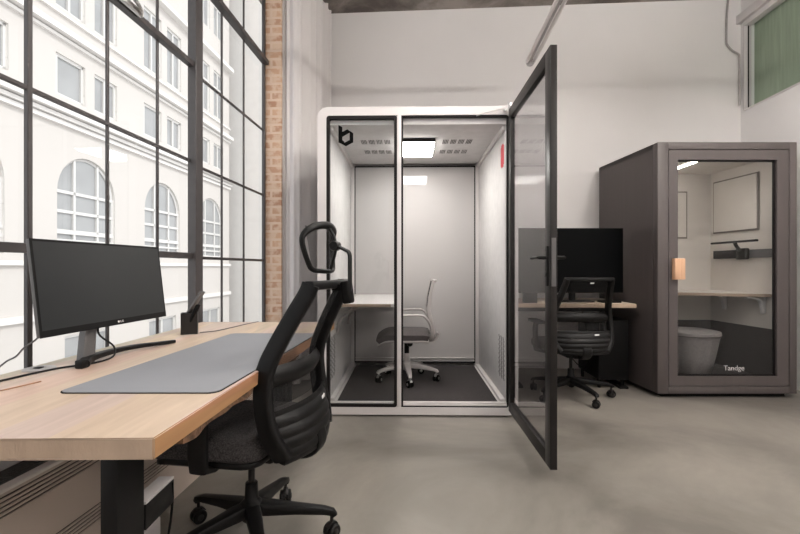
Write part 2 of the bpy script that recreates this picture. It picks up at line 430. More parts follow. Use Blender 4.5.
# ------------------------------------------------------------------ curtain in the corner
def cpath(t):
    if t < .25: return (-1.336+.136*(t/.25), YJ+.055-.01*math.sin(t/.25*PI))
    f = (t-.25)/.75; return (-1.20+.11*f, YJ+.07+(YB-.10-YJ-.07)*f)
cp = []
n = 260
for i in range(n+1):
    t = i/n
    x, y = cpath(t)
    kk = min(1, max(0, (t-.2)/.1)); w_ = math.sin(t*52+math.sin(t*9)*1.5); cp.append((x+.046*w_*kk*(1+.3*math.sin(t*23))+.004*math.sin(t*40)*(1-kk), y+.012*math.cos(t*47)*kk+.012*w_*(1-kk)))
def curt(u, v):
    i = min(int(u*n), n-1); f = u*n-i
    x = cp[i][0]*(1-f)+cp[i+1][0]*f; y = cp[i][1]*(1-f)+cp[i+1][1]*f
    z = .02+v*(ZC-.06); gather = 1-.12*math.sin(v*PI)
    fl = 1+.25*math.sin(u*17+v*3)*(1-v)
    xm = cpath(u)[0]
    return Vector((xm+(x-xm)*fl*gather, y, z))
b = B(); grid(b, curt, n, 14, .002)
o = obj('curtain', b, 'curtain', rotz=-TH, ang=80); tag(o, 'floor length pale curtain gathered in folds between the brick jamb and the white booth', 'curtain')
b = B(); sweep(b, [(-1.32, YJ+.07, ZC-.03), (-1.20, YJ+.09, ZC-.03), (-1.09, YB-.1, ZC-.03)], .012)
obj('curtain_track', b, 'white', o)

# ------------------------------------------------------------------ ceiling pendant lamp, and unseen ones added for fill
def fill_tube_mat(p): return emit('lamp tube %d' % p, (255, 250, 244), p)  # glow for the added fill lamps only
def pendant(x, y0, y1, z, label, power):
    t = thing('pendant_light', label, 'lamp', RW(x, y0, z), -TH, 'linear pendant lamps')
    Ln = y1-y0
    b = B()
    for s in (-1, 1): sweep(b, [(s*.032, 0, 0), (s*.032, Ln-.02, 0), (s*.028, Ln, 0)], .015, seg=14)
    obj('tube', b, fill_tube_mat(power) if power else 'white', t)
    b = B(); bx(b, -.012, .012, .02, Ln-.02, .004, .022, .003); lathe(b, [(.038, -.012), (.040, 0), (.038, .012)], (0, Ln, 0), 20, 'Y')
    obj('rail', b, 'silver', t)
    for q in (.35, Ln-1.15):
        b = B(); cyl(b, (0, q, .02), (0, q, ZC-z), .0025, seg=8); lathe(b, [(.03, 0), (.03, .02), (.01, .03)][::-1], (0, q, ZC-z-.03), 16); obj('hanging_cable', b, 'metal', t)
    return t
pendant(.97, .9, 4.24, 3.05, 'linear twin tube pendant lamp hanging above the open black door', 0)
pendant(2.35, .95, 3.0, 3.05, 'added unseen twin tube fill lamp over the floor beside the taupe booth', 92)  # added out of view, with the two below, to brighten the room
pendant(.15, .95, 2.9, 3.05, 'added unseen twin tube fill lamp hanging between the oak desk and the white booth', 44)
pendant(1.6, -2.2, -.2, 3.05, 'added unseen twin tube fill lamp farthest from the booths', 82)

# ------------------------------------------------------------------ near desk
HD = .75
desk = thing('standing_desk', 'long pale oak standing desk with thick live edge top along the window', 'desk', (0, 0, 0))
def dx(y): return -.5035+.045*(y-.896)
def dbk(y): return -1.297+.027*(y-1.42)
b = B()
prism(b, [(dx(.896), .896), (dx(1.8), 1.8), (dx(2.79), 2.79), (dbk(2.79), 2.79), (dbk(1.42), 1.42), (dbk(.89), .889), (-.825, .889), (-.81, .896)], HD-.045, HD)
me_es = [e for e in b.edges]
bmesh.ops.bevel(b, geom=me_es, offset=.0025, segments=2, affect='EDGES')
top = obj('tabletop', b, ['desk', 'deskend', 'deskside'], desk)
for p in top.data.polygons:
    if p.normal.y < -.7: p.material_index = 1
    elif p.normal.x > .7: p.material_index = 2
b = B()                            # raw underside piece along the front edge
pts = []
def barkf(u, v):
    y = 1.03+u*1.0; x = dx(y)-.012-.10*v
    return Vector((x+.006*math.sin(u*37), y, HD-.055-.004*math.sin(u*23)))
grid(b, barkf, 60, 4, .022)
obj('live_edge', b, 'bark', desk, label='rough bark edge under the tabletop')
def deskleg(y):
    b = B(); bx(b, -.680, -.640, y-.053, y+.053, .02, HD-.046, .004)
    l = obj('leg', b, 'black', desk)
    b = B(); bx(b, -1.15, -.56, y-.035, y+.035, 0, .03, .006); obj('foot', b, 'black', l)
    b = B(); bx(b, -1.16, -.56, y-.03, y+.03, HD-.075, HD-.046, .003); obj('top_bracket', b, 'black', l)
deskleg(1.045); deskleg(2.55)
b = B(); bx(b, -1.0, -.95, 1.02, 2.58, HD-.085, HD-.046, .003); obj('cross_beam', b, 'black', desk)
b = B(); bx(b, -.69, -.668, 1.10, 1.14, .42, HD-.05, .004)
o = obj('control_box', b, 'black', desk)
for k in (0, 1):
    b = B(); ringprism(b, rrect(-.70, -.672, .60-.09*k, .66-.09*k, .006, 3), rrect(-.696, -.676, .604-.09*k, .656-.09*k, .004, 3), 1.096, 1.1)
    obj('socket', b, 'grey', o)
b = B(); bx(b, -.698, -.655, 1.13, 1.27, .486, .494, .002); bx(b, -.698, -.690, 1.13, 1.27, .44, .49); obj('bracket_shelf', b, 'silver', desk, label='silver metal plate')
b = B(); bx(b, -.689, -.655, 1.13, 1.27, .42, .486, .002); obj('cable_tray', b, 'black', desk)
b = B(); sweep(b, smooth_pts([(-.655, 1.26, .48), (-.66, 1.27, .42), (-.685, 1.3, .32), (-.73, 1.34, .2), (-.80, 1.38, .06), (-.86, 1.38, .006), (-.95, 1.30, .004)], 6), .0035, seg=8)
o = obj('power_cable', b, 'blackmat'); tag(o, 'thin black cable hanging from the desk tray to the floor', 'cable')
b = B(); bx(b, -1.075, -.96, 1.30, 1.76, 0, .10, .006)
bo = obj('storage_box', b, 'white'); tag(bo, 'small white box on the floor under the oak desk', 'box')

# desk pad
b = B()
def dp(y, t): return (-.95+.444*t+.066*(y-1.212), y)
r = .03; outl = []
for (cy, ct, a0) in ((1.212, 0, 180), (1.212, 1, 270), (2.29, 1, 0), (2.29, 0, 90)):
    cx, cyy = dp(cy, ct); cx += r if ct == 0 else -r; cyy += r if cy < 2 else -r
    for k in range(7):
        a = math.radians(a0+15*k); outl.append((cx+r*math.cos(a), cyy+r*math.sin(a)))
prism(b, outl, HD+.0022, HD+.004)
pad = obj('desk_pad', b, 'mat'); tag(pad, 'large grey desk pad with a dark stitched border lying on the oak desk', 'desk pad')
b = B(); cxm = sum(p[0] for p in outl)/len(outl); cym = sum(p[1] for p in outl)/len(outl)
prism(b, [(p[0]+math.copysign(.003, p[0]-cxm), p[1]+math.copysign(.003, p[1]-cym)) for p in outl], HD+.0002, HD+.0022)
obj('edge_binding', b, 'blackmat', pad)

# monitor on the near desk
ax = math.atan2(.087, 1.0)       # screen runs nearly along the window
mon = thing('monitor', 'widescreen black monitor tilted back on a curved stand on the oak desk', 'monitor', (-1.10, 1.69, HD), -ax)
W2, H2, tilt = .318, .318, math.radians(7)
tm = Matrix.Translation((.0, 0, .125)) @ Matrix.Rotation(-tilt, 4, 'Y')
def mapply(bm): bmesh.ops.transform(bm, matrix=tm, verts=bm.verts[:])
b = B(); bx(b, -.015, 0, -W2+.001, W2-.001, .001, H2-.001, .003); mapply(b); obj('housing', b, 'grey', mon)
b = B(); bx(b, -.001, .0015, -W2, W2, 0, H2); mapply(b); obj('bezel', b, 'black', mon)
b = B(); bx(b, .001, .0022, -W2+.008, W2-.008, .022, H2-.008); mapply(b); obj('screen', b, 'screen', mon)
b = B(); lathe(b, [(.0045, .0016), (.0045, .0028)], (0, 0, 0), 16, 'X'); bmesh.ops.translate(b, verts=b.verts[:], vec=(0, .02, .012))
bx(b, .0016, .0028, .030, .032, .008, .016); bx(b, .0016, .0028, .030, .036, .008, .010); bx(b, .0016, .0028, .039, .041, .008, .016); bx(b, .0016, .0028, .039, .046, .008, .010); bx(b, .0016, .0028, .039, .046, .014, .016); bx(b, .0016, .0028, .044, .046, .008, .012)
mapply(b); obj('maker_mark', b, 'label', mon, label='small grey letters and round mark under the screen')
b = B(); sweep(b, [(-.035, -.10, .0), (-.04, -.085, .10), (-.03, -.07, .20)], [.018, .017, .015], [.03, .028, .025], side=(1, 0, 0), seg=14, sq=True)
obj('stand_neck', b, 'grey', mon)
b = B(); foot = smooth_pts([(.015, -.17, .012), (-.02, -.10, .018), (-.03, .02, .02), (-.015, .14, .018), (.02, .26, .012), (.03, .33, .008)], 6)
nf = len(foot); sweep(b, foot, [.020-.009*i/nf for i in range(nf)], [.012-.005*i/nf for i in range(nf)], side=(1, 0, 0), seg=12, sq=True)
bx(b, -.0, .03, -.19, -.16, 0, .03, .005)
obj('stand_foot', b, 'black', mon)

def cable(name, pts, r, m, label):
    b = B(); sweep(b, smooth_pts(pts, 7), r, seg=8); o = obj(name, b, m); tag(o, label, 'cable'); return o
zt = HD
cable('monitor_cable', [(-1.14, 1.66, .90), (-1.12, 1.63, .85), (-1.085, 1.66, .80), (-1.075, 1.64, .765), (-1.10, 1.58, zt+.005), (-1.16, 1.50, zt+.005), (-1.19, 1.42, zt+.005), (-1.21, 1.33, zt+.005), (-1.25, 1.20, zt+.005), (-1.28, 1.05, zt+.005)], .0035, 'black', 'dark cable curving over the desk from behind the monitor to the left')
cable('charging_cable', [(-1.165, 1.43, .895), (-1.18, 1.42, .865), (-1.21, 1.41, .84), (-1.245, 1.42, .81), (-1.30, 1.44, .785), (-1.33, 1.43, .74), (-1.345, 1.40, .60)], .003, 'grey', 'thin grey cable dropping from the monitor behind the desk')
cable('power_lead', [(-1.09, 1.33, zt+.003), (-1.11, 1.26, zt+.003), (-1.15, 1.16, zt+.003), (-1.21, 1.0, zt+.003)], .0018, 'deskside', 'thin brown lead lying on the desk left of the pad')
cable('phone_cable', [(-1.06, 2.32, zt+.003), (-1.0, 2.38, zt+.003), (-.96, 2.55, zt+.003), (-.93, 2.70, zt+.003), (-.90, 2.785, zt+.003)], .0022, 'grey', 'thin cable running from the phone holder to the far end of the desk')
b = B(); lathe(b, [(.047, 0), (.047, .003), (.044, .005), (.020, .005), (.019, .002)], (0, 0, 0), 28)
gr = obj('cable_grommet', b, 'silver', loc=(-1.235, 1.50, HD)); tag(gr, 'round silver cable grommet in the desk near the window', 'grommet')
b = B(); bx(b, -.014, .010, -.010, .010, .004, .008, .002); obj('cover', b, 'black', gr)
# phone holder
ph = thing('phone_holder', 'small dark box shaped holder at the window side of the desk', 'holder', (-1.105, 2.30, HD), math.radians(22))
b = B()
for (x0, x1, y0, y1) in ((-.040, -.036, -.032, .032), (.036, .040, -.032, .032), (-.036, .036, -.032, -.028), (-.036, .036, .028, .032), (-.002, .002, -.028, .028)):
    bx(b, x0, x1, y0, y1, 0, .11)
bx(b, -.036, .036, -.028, .028, 0, .004)
obj('holder_body', b, 'doorblk', ph)
b = B(); box(b, (.01, 0, .115), (.012, .045, .17), (0, math.radians(34), 0), .004)
o = obj('remote_control', b, 'grey', loc=(-1.092, 2.30, HD+.035), rotz=-TH); tag(o, 'slim grey handset leaning out of the dark desk holder', 'handset')
b = B(); box(b, (.0, 0, .10), (.016, .03, .10), (0, math.radians(24), 0), .005)
o = obj('stapler', b, 'blackmat', loc=(-1.072, 2.285, HD+.008), rotz=-TH); tag(o, 'short black gadget standing in the dark desk holder', 'gadget')

# ------------------------------------------------------------------ office chairs
def castor(parent, p, yaw, wm='black', hub='doorblk', r=.029):
    b = B()
    c, s = math.cos(yaw), math.sin(yaw)
    for k in (-1, 1):
        q = Vector((p[0]-s*k*.014, p[1]+c*k*.014, r))
        d = Vector((-s, c, 0))*.011
        pr = [q-d, q-d*.6, q+d*.6, q+d]
        sweep(b, pr, [r*.86, r, r, r*.86], seg=22)
    o = obj('castor', b, wm, parent)
    b = B(); cyl(b, (p[0]-c*.0, p[1], r*1.2), (p[0], p[1], p[2]), .007, seg=10)
    q = Vector((p[0], p[1], r)); d = Vector((-s, c, 0))
    sweep(b, [q-d*.028, q-d*.026, q+d*.026, q+d*.028], [.010, .013, .013, .010], seg=14)
    sweep(b, smooth_pts([q+Vector((c*.025, s*.025, .02)), q+Vector((c*.012, s*.012, .033)), q+Vector((-c*.012, -s*.012, .033)), q+Vector((-c*.026, -s*.026, .018))], 4), .012, .004, side=(-s, c, 0), seg=8)
    obj('castor_hub', b, hub, o)

def starbase(t, R, a0, m, hz, wm='black', hub='doorblk', cast_z=.07):
    for k in range(5):
        a = math.radians(a0+72*k); c, s = math.cos(a), math.sin(a)
        P = [(.02, hz), (.07, hz-.004), (R*.55, hz-.016), (R-.03, hz-.032), (R+.004, hz-.042), (R+.012, hz-.056)]
        pts = [(c*p, s*p, z) for p, z in P]
        b = B(); sweep(b, pts, [.030, .029, .023, .019, .016, .013], [.026, .026, .019, .014, .013, .012], side=(-s, c, 0), seg=12, sq=True)
        arm = obj('base_arm', b, m, t)
        castor(arm, (c*R, s*R, hz-.05), a+math.radians(25+50*k), wm, hub)
    b = B(); lathe(b, [(.034, hz-.045), (.045, hz-.03), (.045, hz+.02), (.03, hz+.035), (.026, hz+.04), (.024, hz+.10), (.022, hz+.102)], seg=24)
    obj('base_hub', b, m, t)

def prof(tab, z):
    for (a, b_) in zip(tab, tab[1:]):
        if a[0] <= z <= b_[0]:
            f = (z-a[0])/(b_[0]-a[0]); f2 = f
            return [a[i]*(1-f2)+b_[i]*f2 for i in range(1, len(a))]
    return list(tab[-1][1:]) if z > tab[-1][0] else list(tab[0][1:])

BACK = [  # z, half width, y, sideways bow
    (.425, .165, -.236, .045), (.46, .210, -.222, .050), (.52, .232, -.200, .052), (.60, .240, -.182, .052), (.68, .236, -.174, .048),
    (.75, .226, -.178, .042), (.85, .204, -.225, .034), (.95, .186, -.280, .028), (1.04, .174, -.335, .022)]
# gentle smoothing of the table
_z = [.425+(1.04-.425)*i/40 for i in range(41)]
BK = []
for z in _z:
    s = [0, 0, 0]; n_ = 0
    for d in (-.04, -.02, 0, .02, .04):
        q = min(1.04, max(.425, z+d)); p = prof(BACK, q); s = [s[i]+p[i] for i in range(3)]; n_ += 1
    BK.append((z, s[0]/n_, s[1]/n_, s[2]/n_))
def back_pt(u, z, off=0.0):      # u in -1..1
    w, y, bow = prof(BK, z)
    return Vector((u*w, y-bow*(1-u*u)+off, z))

def mesh_chair(name, label, loc, rotz, base_a, headrest=True, group=None, arms=True):
    t = thing(name, label, 'chair', loc, rotz, group)
    starbase(t, .315, base_a, 'black', .145)
    b = B(); cyl(b, (0, 0, .24), (0, 0, .42), .013, seg=16); obj('gas_lift', b, 'doorblk', t)
    # mechanism and pan
    b = B(); bx(b, -.09, .09, -.14, .12, .365, .415, .012); bx(b, -.055, .055, -.20, -.10, .37, .41, .01)
    sweep(b, [(.08, .04, .385), (.17, .05, .378), (.23, .05, .372)], .006, seg=8)
    obj('tilt_mechanism', b, 'black', t)
    b = B()
    def seatf(hw, y0, y1, z0, z1, bv):
        outl = rrect(-hw, hw, y0, y1, .07, 6)
        rings = []
        lay = [(z0, -bv*.7), (z0+bv*.5, -bv*.15), (z0+bv, 0), (z1-bv*1.4, 0), (z1-bv*.5, -bv*.5), (z1, -bv*1.8), (z1+.003, -bv*4)]
        cx, cy = 0, (y0+y1)/2
        for z, ins in lay:
            ring = []
            for (x, y) in outl:
                fx_ = (hw+ins)/hw; fy_ = ((y1-y0)/2+ins)/((y1-y0)/2)
                yy = cy+(y-cy)*fy_
                drop = -.03*max(0, (yy-.12)/.15)**2
                ring.append(b.verts.new((x*fx_, yy, z+drop)))
            rings.append(ring)
        n = len(outl)
        for i in range(len(rings)-1):
            for k in range(n): b.faces.new((rings[i][k], rings[i][(k+1) % n], rings[i+1][(k+1) % n], rings[i+1][k]))
        b.faces.new(rings[0][::-1]); b.faces.new(rings[-1])
    seatf(.245, -.165, .285, .428, .505, .018); obj('seat', b, 'fabric', t)
    b = B(); seatf(.235, -.155, .27, .405, .43, .006); obj('seat_pan', b, 'black', t)
    # backrest
    b = B()
    for s in (-1, 1):
        pts = [back_pt(s*.95, z) for z in _z[1:]]
        nn = len(pts)
        sweep(b, pts, [.014+.006*(1-i/nn) for i in range(nn)], [.034-.004*i/nn for i in range(nn)], side=(1, 0, 0), seg=12, sq=True)
    pts = [back_pt(-1+2*i/16, 1.035) for i in range(17)]
    sweep(b, pts, .016, .022, side=(0, 0, 1), seg=12, sq=True)
    pts = [back_pt(-1+2*i/16, .432) for i in range(17)]
    sweep(b, pts, .014, .02, side=(0, 0, 1), seg=12, sq=True)
    fr = obj('back_frame', b, 'black', t, ang=60)
    b = B(); grid(b, lambda u, v: back_pt(-.93+1.86*u, .61+.42*v, .008), 16, 20, .0015); obj('back_mesh', b, 'meshblk', t)
    b = B()
    def low(u, v):
        z = .432+.175*v; rib = .006*abs(math.sin(v*PI*4.5))
        return back_pt(-.93+1.86*u, z, -.012-rib-.02*(1-(2*u-1)**4)*math.sin(v*PI))
    grid(b, low, 20, 46, .008); pnl = obj('lower_back_panel', b, 'black', t, ang=60)
    b = B(); grid(b, lambda u, v: back_pt(.28+.16*u, .575+.012*v, -.037), 4, 1, .001); obj('badge', b, 'label', pnl, label='small silver badge')
    b = B(); grid(b, lambda u, v: back_pt(-.93+1.86*u, .685+.065*v, .012-.02*math.sin(v*PI)-.01*math.sin(u*PI)), 18, 6, .016); obj('lumbar_support', b, 'black', t, ang=60)
    b = B(); sweep(b, smooth_pts([(0, -.13, .385), (0, -.25, .39), (0, -.295, .44), (0, -.275, .52)], 5), .035, .014, side=(1, 0, 0), seg=12, sq=True); obj('back_arm', b, 'black', t)
    if not headrest:
        b = B(); grid(b, lambda u, v: back_pt(-.05+.16*u, 1.0+.012*v, -.025), 4, 1, .001); obj('badge', b, 'label', fr, label='small silver badge on the top rail')
    # armrests
    if arms:
        for s in (-1, 1):
            b = B(); sweep(b, [(s*.10, .03, .40), (s*.22, .03, .395), (s*.272, .03, .41), (s*.278, .03, .46), (s*.278, .03, .60), (s*.272, .03, .645)], [.032, .032, .034, .036, .036, .03], [.012, .012, .014, .014, .014, .014], side=(0, 1, 0), seg=12, sq=True)
            a = obj('armrest', b, 'black', t)
            b = B(); box(b, (s*.262, .05, .658), (.075, .22, .026), None, .011, 3); obj('arm_pad', b, 'blackmat', a)
    if headrest:
        b = B()
        y0 = -.322
        def hp(x, z): return Vector((x, y0+(x*x/.14/.14)*.036, z))
        loop = smooth_pts([hp(-.05, 1.085), hp(-.095, 1.090), hp(-.115, 1.112), hp(-.140, 1.18), hp(-.135, 1.215), hp(-.09, 1.246), hp(0, 1.258), hp(.09, 1.246), hp(.135, 1.215), hp(.140, 1.18), hp(.115, 1.112), hp(.095, 1.090), hp(.05, 1.085), hp(0, 1.083)], 5, closed=True)
        loop.append(loop[0]); loop.append(loop[1])
        sweep(b, loop, [.010+.007*max(0, (p.z-1.2)/.05) for p in loop], [.009+.005*max(0, (p.z-1.2)/.05) for p in loop], side=(0, 1, 0), seg=12, cap=False)
        hr = obj('headrest', b, 'black', t, ang=80)
        b = B(); grid(b, lambda u, v: hp((-.1+.2*u)*(1+.3*v), 1.092+.155*v), 12, 8, .0012); obj('headrest_mesh', b, 'meshblk', hr)
        b = B(); sweep(b, smooth_pts([(0, y0-.01, 1.245), (0, y0-.028, 1.21), (0, y0-.032, 1.16), (0, y0-.012, 1.09)], 5), .008, .006, side=(1, 0, 0), seg=10)
        lathe(b, [(.016, -.022), (.019, -.015), (.019, .015), (.016, .022)], (0, y0-.032, 1.18), 18, 'X')
        sweep(b, smooth_pts([(0, y0-.035, 1.18), (0, y0-.07, 1.165), (0, y0-.088, 1.15), (0, y0-.09, 1.10), (0, y0-.09, 1.0)], 5), .014, .007, side=(1, 0, 0), seg=10)
        obj('headrest_arm', b, 'black', hr)
        b = B(); box(b, (0, -.402, 1.005), (.055, .034, .085), (math.radians(-8), 0, 0), .009, 3)
        bx(b, -.02, .02, -.40, -.345, 1.01, 1.035, .005); obj('height_bracket', b, 'blackmat', t)
    return t
mesh_chair('office_chair', 'black mesh chair with a headrest and woven seat, pushed under the oak desk', (-.59, 1.74, 0), math.radians(77), 3, True, None)
mesh_chair('office_chair', 'black mesh chair without headrest at the desk under the large screen', (1.45, 3.72, 0), math.radians(3), -7, False, None).scale = (1.06, 1, .97)

# ------------------------------------------------------------------ white booth
bt = thing('phone_booth', 'white meeting booth with rounded corners, glass front and an open black door', 'booth', (.128, 3.22, 0), -math.radians(1.05))
OX, ZT, DB = .738, 2.28, 1.40
b = B(); ringprism(b, rrect(-OX, OX, .012, ZT, .075, 10), rrect(-.672, .672, .067, 2.217, .022, 10), 0, DB); obj('shell', b, 'white', bt)
b = B(); bx(b, -OX+.05, OX-.05, .03, DB-.03, 0, .014); obj('base_plinth', b, 'blackmat', bt)
b = B(); bx(b, -.671, .671, DB-.02, DB, .06, 2.22); obj('rear_wall', b, 'white', bt)
b = B(); bx(b, -.671, .671, .01, DB-.02, .067, .088); obj('threshold_floor', b, 'white', bt)
b = B(); bx(b, -.60, .60, .05, 1.25, .088, .098, .003); obj('carpet', b, 'carpet', bt)
b = B(); bx(b, -.66, .66, .04, 1.29, 2.16, 2.21); cl = obj('ceiling_panel', b, 'liner', bt)
for sx in (-1, 1):
    b = B(); bx(b, sx*.655, sx*.671, .06, 1.29, .09, 2.19, .003); obj('side_liner', b, 'liner', bt)
    b = B(); bx(b, sx*.635, sx*.655, .06, 1.29, 2.12, 2.16, .004); bx(b, sx*.62, sx*.655, .06, 1.27, .088, .115, .004); bx(b, sx*.62, sx*.656, 1.25, 1.285, .09, 2.14, .004); obj('corner_trim', b, 'white', bt)
    # slot vents low on the side
    b = B()
    for i in range(9):
        for j in range(3):
            box(b, (sx*.6545, .11+.075*j, .26+.036*i), (.003, .055, .012), (math.radians(35), 0, 0))
    obj('side_vent', b, 'vent', bt)
# ceiling vents
for sx in (-1, 1):
    for r_ in (0, 1):
        b = B()
        for q in range(4):
            for k in range(4):
                bx(b, sx*.345-.12+.066*q+k*.0125, sx*.345-.12+.066*q+k*.0125+.007, .43+.32*r_, .55+.32*r_, 2.1585, 2.1605)
        obj('ceiling_vent', b, 'vent', cl)
b = B(); bx(b, -.155, .155, .38, .84, 2.128, 2.16, .004); lp = obj('booth_lamp', b, 'doorblk', bt)
b = B(); bx(b, -.150, .150, .385, .835, 2.120, 2.129); obj('diffuser', b, 'lamp', lp, label='glowing white diffuser')
# rear glazed panel with dark frame
b = B(); bx(b, -.62, .62, 1.285, 1.292, .125, 2.135); obj('rear_panel', b, 'backpanel', bt)
b = B(); ringprism(b, rrect(-.625, .625, .115, 2.14, .012, 4), rrect(-.610, .610, .130, 2.125, .008, 4), 1.275, 1.2845); obj('rear_frame', b, 'gasket', bt)
b = B(); bx(b, -.61, .61, 1.27, 1.284, .135, .15); bx(b, -.61, .61, 1.262, 1.284, .165, .172); obj('rear_skirting', b, 'white', bt)
# front fixed pane
b = B(); ringprism(b, rrect(-.672, -.150, .067, 2.217, .02, 6), rrect(-.650, -.172, .089, 2.195, .012, 6), .002, .05); fp = obj('pane_frame', b, 'gasket', bt)
b = B(); bx(b, -.652, -.170, .022, .030, .087, 2.197); obj('pane_glass', b, 'boothglass', fp)
b = B(); bx(b, -.150, -.119, 0, .055, .067, 2.217, .003); obj('mullion', b, 'white', bt)
b = B(); bx(b, -.119, -.105, .008, .04, .067, 2.217); bx(b, -.105, .672, .008, .03, 2.203, 2.217); bx(b, -.105, .672, .008, .022, .067, .077); bx(b, .657, .672, .008, .03, .067, 2.217)
obj('door_seal', b, 'gasket', bt)
b = B(); bx(b, -.65, .66, .02, .05, .088, .1, .003); obj('sill_strip', b, 'white', bt)
# logo on the pane: hexagon with a raised stem
lg = B()
def lq(px, py): return (((310+px/3.81)-400)/438*3.22-.128, 1.1+(267-(90+py/3.81))/438*3.22)
def lpoly(pts):
    vs0 = [lg.verts.new((lq(*p)[0], .0185, lq(*p)[1])) for p in pts]; vs1 = [lg.verts.new((lq(*p)[0], .0215, lq(*p)[1])) for p in pts]
    lg.faces.new(vs0); lg.faces.new(vs1[::-1]); n = len(pts)
    for i in range(n): lg.faces.new((vs0[i], vs1[i], vs1[(i+1) % n], vs0[(i+1) % n]))
lpoly([(106, 128), (121, 137), (121, 187), (106, 195)])
lpoly([(121, 155), (140, 145), (150, 152), (150, 161), (147, 159), (121, 174)])
lpoly([(150, 151), (163, 160), (163, 195), (149, 187), (149, 160)])
lpoly([(163, 195), (135, 210), (126, 204), (128, 197), (149, 186)])
lpoly([(106, 195), (121, 186), (128, 192), (130, 206), (135, 210)])
obj('logo', lg, 'logo', fp, label='black hexagonal letter b mark on the glass')
# red tag
b = B(); box(b, (.6535, .15, 1.95), (.003, .10, .145), None, .0); box(b, (.6535, .15, 1.95), (.0035, .06, .175)); obj('red_tag', b, 'red', bt, label='narrow red tag on the side wall')
# door, opened towards the room
HXl = .665
door = B()
Yh, Yn = -.02, -.955
DX0, DX1 = .662, .699
z0d, z1d, st = .055, 2.245, .085
bx(door, DX0, DX1, Yn, Yn+st, z0d, z1d, .003); bx(door, DX0, DX1, Yh-.055, Yh, z0d, z1d, .003)
bx(door, DX0, DX1, Yn+st, Yh-.055, z1d-.075, z1d, .002); bx(door, DX0, DX1, Yn+st, Yh-.055, z0d, z0d+.075, .002)
door = obj('door', door, 'doorblk', bt, label='black framed glass door standing open')
b = B(); bx(b, .677, .684, Yn+st-.005, Yh-.05, z0d+.07, z1d-.07); obj('door_glass', b, 'doorglass', door)
b = B(); bx(b, .669, .692, Yn-.003, Yn+.001, 1.0, 1.25); obj('lock_plate', b, 'grey', door, label='bright steel lock plate')
b = B()
for s, xx in ((-1, DX0), (1, DX1)):
    bx(b, min(xx, xx+s*.008), max(xx, xx+s*.008), Yn+.022, Yn+.058, 1.0, 1.21, .003)
    xo = xx+s*.05
    sweep(b, [(xx, Yn+.04, 1.15), (xo, Yn+.04, 1.15)], .009, seg=14)
    sweep(b, smooth_pts([(xo, Yn+.035, 1.15), (xo, Yn+.08, 1.15), (xo, Yn+.155, 1.148)], 4), .010, .007, side=(1, 0, 0), seg=12)
    lathe(b, [(.011, 0), (.011, .012)], (xx if s > 0 else xx-.012, Yn+.04, 1.06), 16, 'X')
obj('door_handle', b, 'black', door)
b = B(); lathe(b, [(.012, 0), (.012, .05)], (.672, -.025, 2.24), 16); lathe(b, [(.017, 0), (.017, .018)], (.68, -.05, 2.245), 16); lathe(b, [(.014, 0), (.014, .018)], (.64, -.02, 2.235), 16)
sweep(b, smooth_pts([(.64, -.025, 2.255), (.56, -.035, 2.235), (.48, -.03, 2.215), (.43, -.01, 2.205)], 4), .004, seg=8)
obj('door_closer', b, 'metal', bt)
# built-in table
b = B()
prism(b, [(-.655, .10), (-.21, .10), (-.17, .115), (-.155, .155), (-.155, 1.275), (-.655, 1.275)], .797, .82)
tt = obj('built_in_table', b, 'white', bt, label='white table top fixed to the left wall')
b = B(); bx(b, -.655, -.20, .094, .1, .797, .818, .002); bx(b, -.155, -.149, .15, 1.27, .797, .818, .002); obj('table_edge', b, 'shelfedge', tt, label='brown table edge')
for yy in (.35, 1.0):
    b = B()
    sweep(b, smooth_pts([(-.65, yy, .55), (-.62, yy, .66), (-.52, yy, .75), (-.30, yy, .79)], 5), .012, .012, side=(0, 1, 0), seg=8, sq=True); obj('table_bracket', b, 'greypl', tt)

# grey chair inside the booth
t = thing('task_chair', 'light grey framed task chair with dark seat inside the white booth', 'chair', (.06, 3.90, .098), math.radians(88))
starbase(t, .265, -173, 'greypl', .135, 'blackmat', 'metal')
b = B(); cyl(b, (0, 0, .23), (0, 0, .36), .022, seg=16); obj('gas_lift', b, 'black', t)
b = B(); bx(b, -.08, .08, -.12, .10, .335, .385, .012); lathe(b, [(.022, -.03), (.026, -.02), (.026, .0), (.02, .005)], (-.13, -.03, .345), 16, 'X'); bx(b, -.13, -.06, -.04, -.02, .34, .355); obj('tilt_mechanism', b, 'black', t)
b = B()
def st_(u, v):
    x = -.23+.46*u; y = -.19+.43*v
    e = (2*u-1)**4*.02+max(0, (v-.75)/.25)**2*.045+max(0, (.1-v)/.1)*.01
    return Vector((x*(1-.12*abs(2*v-1)**4), y, .425-e+.008*math.sin(u*PI)))
grid(b, st_, 16, 16, .05); obj('seat', b, 'fabric2', t, ang=60)
b = B(); grid(b, lambda u, v: st_(u, v)+Vector((0, 0, -.034)), 14, 14, .016); obj('seat_pan', b, 'greypl', t, ang=60)
TB = [(.38, .13, -.20), (.44, .20, -.225), (.55, .225, -.205), (.64, .22, -.188), (.75, .205, -.20), (.885, .185, -.228)]
def tb(u, z, off=0):
    w, y = prof(TB, z); return Vector((u*w, y-.03*(1-u*u)+off, z))
b = B()
zz = [.38+.505*i/26 for i in range(27)]
for s in (-1, 1): sweep(b, [tb(s, z) for z in zz], .012, [.022-.010*i/26 for i in range(27)], side=(1, 0, 0), seg=10, sq=True)
sweep(b, [tb(-1+i/6, .88) for i in range(13)], .012, .010, side=(0, 0, 1), seg=10, sq=True)
sweep(b, [tb(-1+i/6, .40) for i in range(13)], .012, .012, side=(0, 0, 1), seg=10, sq=True)
sweep(b, smooth_pts([(0, -.08, .36), (0, -.19, .35), (0, -.26, .37), (0, -.28, .42)], 4), .05, .014, side=(1, 0, 0), seg=10, sq=True)
obj('back_frame', b, 'greypl', t, ang=60)
